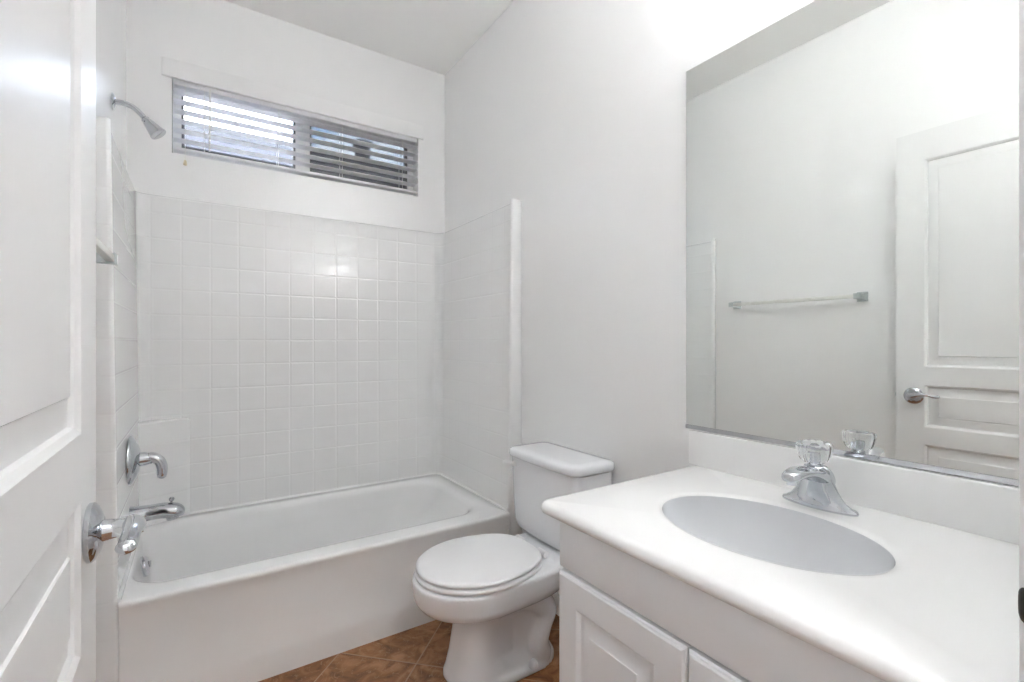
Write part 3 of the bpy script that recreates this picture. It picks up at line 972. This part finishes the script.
loft(bm, [ell(f, z_, g) for f, z_, g in bowl_r], cap0=False)
obj('sink_basin', bm, M_SINK, vt, smooth=80)
bm = B(); lathe(bm, [(0.023, 0.0), (0.023, 0.003), (0.018, 0.004), (0.016, 0.001), (0.0, 0.002)], (scx, scy, CZ - 0.1545), (0, 0, 1), 28)
obj('drain', bm, M_CHROME, vt)['label'] = 'chrome sink drain'
bm = B(); box(bm, W - 0.021, W - 0.001, TYN, TYE + 0.015, CZ - 0.001, 0.876, 0.0035, 3)
obj('backsplash', bm, M_TOP, vt)

# faucet
fx, fy = 1.170, 0.518
fa = thing('faucet', 'chrome single-knob faucet with a clear acrylic handle on the vanity counter', 'faucet', (fx, fy, CZ))
def el_ring(cx, hx_, hy_, z, n=48, p=2.0):
    out = []
    for k in range(n):
        a = 2 * PI * k / n
        c, s = math.cos(a), math.sin(a)
        out.append(Vector((cx + hx_ * abs(c) ** (2 / p) * (1 if c >= 0 else -1), fy + hy_ * abs(s) ** (2 / p) * (1 if s >= 0 else -1), z)))
    return out
bm = B()
loft(bm, [el_ring(fx, 0.027, 0.078, CZ + 0.0003), el_ring(fx, 0.028, 0.079, CZ + 0.004), el_ring(fx, 0.026, 0.077, CZ + 0.0085),
          el_ring(fx - 0.002, 0.026, 0.070, CZ + 0.012, p=1.5), el_ring(fx - 0.004, 0.028, 0.058, CZ + 0.020, p=1.35), el_ring(fx - 0.005, 0.029, 0.049, CZ + 0.031, p=1.35),
          el_ring(fx - 0.006, 0.029, 0.042, CZ + 0.044, p=1.4), el_ring(fx - 0.006, 0.028, 0.036, CZ + 0.058, p=1.6), el_ring(fx - 0.007, 0.027, 0.031, CZ + 0.073, p=1.9), el_ring(fx - 0.010, 0.025, 0.027, CZ + 0.086), el_ring(fx - 0.013, 0.022, 0.022, CZ + 0.094), el_ring(fx - 0.014, 0.014, 0.014, CZ + 0.096)])
obj('faucet_body', bm, M_CHROME, fa, smooth=70)
bm = B()
secs = [  # x, z centre, half width, half height
    (fx + 0.012, CZ + 0.060, 0.030, 0.030), (fx - 0.010, CZ + 0.066, 0.031, 0.026), (fx - 0.035, CZ + 0.077, 0.030, 0.018),
    (fx - 0.065, CZ + 0.086, 0.027, 0.0135), (fx - 0.095, CZ + 0.088, 0.0235, 0.0125), (fx - 0.118, CZ + 0.085, 0.020, 0.0125), (fx - 0.130, CZ + 0.082, 0.015, 0.010), (fx - 0.134, CZ + 0.081, 0.007, 0.005)]
sec_s = catmull([Vector((*s[:3], s[3])) for s in secs], 5)
rr = []
for q in sec_s:
    rr.append([Vector((q[0], fy + q[2] * abs(math.cos(a)) ** 0.8 * (1 if math.cos(a) >= 0 else -1), q[1] + q[3] * math.sin(a) * (1.0 if math.sin(a) >= 0 else 0.75))) for a in [2 * PI * k / 32 for k in range(32)]])
loft(bm, rr)
lathe(bm, [(0.011, 0), (0.011, 0.010), (0.009, 0.0105)], (fx - 0.116, fy, CZ + 0.078), (0, 0, -1), 18)
obj('spout', bm, M_CHROME, fa, smooth=70)
bm = B()
lathe(bm, [(0.015, 0.0), (0.016, 0.004), (0.012, 0.010), (0.0115, 0.014), (0.0, 0.014)], (fx - 0.016, fy, CZ + 0.0945), (0, 0, 1), 24)
obj('stem_collar', bm, M_CHROME, fa)
bm = B()
lathe(bm, [(0.010, 0.0), (0.023, 0.001), (0.028, 0.006), (0.032, 0.016), (0.035, 0.030), (0.0355, 0.038), (0.033, 0.043), (0.024, 0.0455), (0.0, 0.046)], (fx - 0.018, fy, CZ + 0.103), (-0.05, 0, 1), 72, 12, 0.03)
kb = obj('knob', bm, M_CLEAR, fa, smooth=45)
kb['label'] = 'clear acrylic knob'
bm = B(); lathe(bm, [(0.009, 0), (0.009, 0.018), (0.006, 0.024), (0.0, 0.0245)], (fx - 0.018, fy, CZ + 0.1045), (-0.06, 0, 1), 18)
obj('knob_core', bm, M_CHROME, fa)
bm = B(); tube(bm, [(fx + 0.033, fy, CZ + 0.0005), (fx + 0.033, fy, CZ + 0.052)], 0.0022, 10, smooth=0)
lathe(bm, [(0.003, 0), (0.0055, 0.003), (0.0055, 0.009), (0.0, 0.012)], (fx + 0.033, fy, CZ + 0.052), (0, 0, 1), 14)
obj('lift_rod', bm, M_CHROME, fa)

# mirror
mi = thing('mirror', 'large frameless wall mirror above the vanity backsplash', 'mirror', (W, 0.5, 0.878))
MY0, MY1, MZ0, MZ1 = 0.13, 0.938, 0.884, 1.983
bm = B(); box(bm, W - 0.0065, W - 0.0015, MY0, MY1, MZ0, MZ1, 0.0008, 1)
obj('mirror_glass', bm, M_MIRROR, mi, smooth=0)
bm = B()
box(bm, W - 0.0090, W - 0.0005, MY0, MY1, MZ0 - 0.0055, MZ0 - 0.0005)
box(bm, W - 0.0090, W - 0.0072, MY0, MY1, MZ0 - 0.0005, MZ0 + 0.006)
obj('bottom_channel', bm, M_CHROME, mi, smooth=0)['label'] = 'metal bottom channel'

# vanity light above the mirror (just over the top of the picture)
vl = thing('vanity_light', 'chrome vanity light with three upturned frosted glass shades above the mirror', 'light', (W, 0.5, 2.16))
bm = B(); box(bm, W - 0.026, W - 0.0005, 0.18, 0.82, 2.165, 2.245, 0.006)
obj('backplate', bm, M_CHROME, vl)
for yb_ in (0.26, 0.50, 0.74):
    xb = W - 0.145
    bm = B(); tube(bm, [(W - 0.0265, yb_, 2.200), (W - 0.08, yb_, 2.195), (W - 0.130, yb_, 2.180), (xb, yb_, 2.186), (xb, yb_, 2.196)], 0.008, 12)
    lathe(bm, [(0.020, 0), (0.032, 0.006), (0.034, 0.016), (0.0, 0.016)], (xb, yb_, 2.186), (0, 0, 1), 24)
    so = obj('arm', bm, M_CHROME, vl)
    bm = B(); lathe(bm, [(0.016, 0.0165), (0.036, 0.017), (0.046, 0.04), (0.054, 0.075), (0.066, 0.115), (0.070, 0.125), (0.067, 0.125), (0.063, 0.115), (0.051, 0.075), (0.043, 0.04), (0.033, 0.021), (0.016, 0.020)], (xb, yb_, 2.186), (0, 0, 1), 32)
    obj('glass_shade', bm, M_SHADE, so, smooth=50)
    bm = B(); bmesh.ops.create_uvsphere(bm, u_segments=20, v_segments=12, radius=0.030)
    bmesh.ops.translate(bm, verts=bm.verts, vec=(xb, yb_, 2.186 + 0.103))
    obj('bulb', bm, M_BULB, so, smooth=180)

# unseen fill light, added behind the camera to brighten the room through the doorway
hl = thing('hallway_fill', 'added fill light, a round dome on the hallway ceiling out of view', 'light', (0.25, -0.75, H))
bm = B(); lathe(bm, [(0.17, 0.0005), (0.17, 0.02), (0.16, 0.025), (0.0, 0.025)], (0.25, -0.75, H), (0, 0, -1), 36)
obj('base', bm, M_STEEL, hl)
bm = B(); lathe(bm, [(0.155, 0.0255), (0.15, 0.05), (0.12, 0.075), (0.07, 0.09), (0.0, 0.095)], (0.25, -0.75, H), (0, 0, -1), 36)
obj('glass_shade', bm, M_HALL_FILL, hl, smooth=60)

# towel bar on the left wall
tbz, tby0, tby1 = 1.372, 1.03, 1.695
tw = thing('towel_bar', 'grey towel bar on the left wall, near the tub surround', 'towel bar', (L, (tby0 + tby1) / 2, tbz))
for yy in (tby0, tby1):
    bm = B()
    def sq(x, h): return [Vector((x, yy - h, tbz - h)), Vector((x, yy + h, tbz - h)), Vector((x, yy + h, tbz + h)), Vector((x, yy - h, tbz + h))]
    loft(bm, [sq(L + 0.0005, 0.024), sq(L + 0.006, 0.024), sq(L + 0.012, 0.019), sq(L + 0.030, 0.013), sq(L + 0.052, 0.013), sq(L + 0.072, 0.014), sq(L + 0.076, 0.012)])
    obj('post', bm, M_STEEL, tw, smooth=25)
bm = B(); box(bm, L + 0.053, L + 0.071, tby0 + 0.010, tby1 - 0.010, tbz - 0.009, tbz + 0.009, 0.003)
obj('bar', bm, M_BAR, tw)

# ------------------------------------------------------------------ door, standing open
DX = -0.1134
DY0, DY1, DB, DT = 0.090, 0.8456, 0.012, 2.067
dr = bpy.data.objects.new('door_1', None)
dr['kind'] = 'structure'
dr.location = (DX - 0.0175, 0.47, DB)
COL.objects.link(dr)
bm = B()
pn = [(0.100, DY1 - DY0 - 0.100, z0 - DB, z1 - DB) for z0, z1 in ((0.235, 0.440), (0.515, 0.698), (0.775, 0.957), (1.037, 1.939))]
prof = [(0.003, -0.002), (0.008, -0.0045), (0.010, -0.010), (0.014, -0.0105), (0.046, -0.004), (0.048, -0.0015), (0.050, -0.0015)]
panel_face(bm, (DX, DY1, DB), (0, -1, 0), (0, 0, 1), (1, 0, 0), DY1 - DY0, DT - DB, pn, prof)
panel_face(bm, (DX - 0.035, DY1, DB), (0, -1, 0), (0, 0, 1), (-1, 0, 0), DY1 - DY0, DT - DB, pn, prof)
def dl(x): return [Vector((x, DY1, DB)), Vector((x, DY0, DB)), Vector((x, DY0, DT)), Vector((x, DY1, DT))]
loft(bm, [dl(DX), dl(DX - 0.035)], cap0=False, cap1=False)
obj('door_slab', bm, M_DOOR, dr, smooth=25)
def handle(side):
    x = DX if side > 0 else DX - 0.035
    hy_, hz_ = 0.782, 0.908
    bm = B(); lathe(bm, [(0.034, 0.0003), (0.036, 0.002), (0.036, 0.006), (0.033, 0.009), (0.026, 0.013), (0.018, 0.0155), (0.0, 0.0155)], (x, hy_, hz_), (side, 0, 0), 12 if False else 36)
    rs = obj('rosette', bm, M_CHROME, dr, smooth=40)
    s = side
    bm = B()
    lathe(bm, [(0.0135, 0.015), (0.0125, 0.022), (0.0115, 0.028), (0.0125, 0.032), (0.0125, 0.046), (0.010, 0.056), (0.0, 0.057)], (x, hy_, hz_), (s, 0, 0), 24)
    tube(bm, [(x + s * 0.044, hy_ + 0.008, hz_), (x + s * 0.047, hy_ - 0.010, hz_ + 0.003), (x + s * 0.049, hy_ - 0.034, hz_ + 0.009), (x + s * 0.048, hy_ - 0.060, hz_ + 0.009), (x + s * 0.047, hy_ - 0.080, hz_ + 0.004), (x + s * 0.047, hy_ - 0.094, hz_ + 0.005), (x + s * 0.048, hy_ - 0.099, hz_ + 0.007)],
         [0.012, 0.0125, 0.010, 0.008, 0.0085, 0.009, 0.004], 16, [(1.0, 1.0), (1.0, 1.0), (1.1, 0.85), (1.2, 0.75), (1.2, 0.75), (1.1, 0.85), (1.0, 1.0)])
    obj('lever', bm, M_CHROME, dr, smooth=60)
handle(1)
handle(-1)
bm = B(); box(bm, DX - 0.030, DX - 0.005, DY1, DY1 + 0.0012, 0.880, 0.936, 0.0004)
box(bm, DX - 0.024, DX - 0.011, DY1 + 0.001, DY1 + 0.009, 0.899, 0.917, 0.002)
obj('latch', bm, M_STEEL, dr)
for zz in (0.25, 1.05, 1.85):
    bm = B(); tube(bm, [(DX + 0.004, DY0 - 0.004, zz - 0.045), (DX + 0.004, DY0 - 0.004, zz + 0.045)], 0.006, 12, smooth=0)
    obj('hinge', bm, M_STEEL, dr)
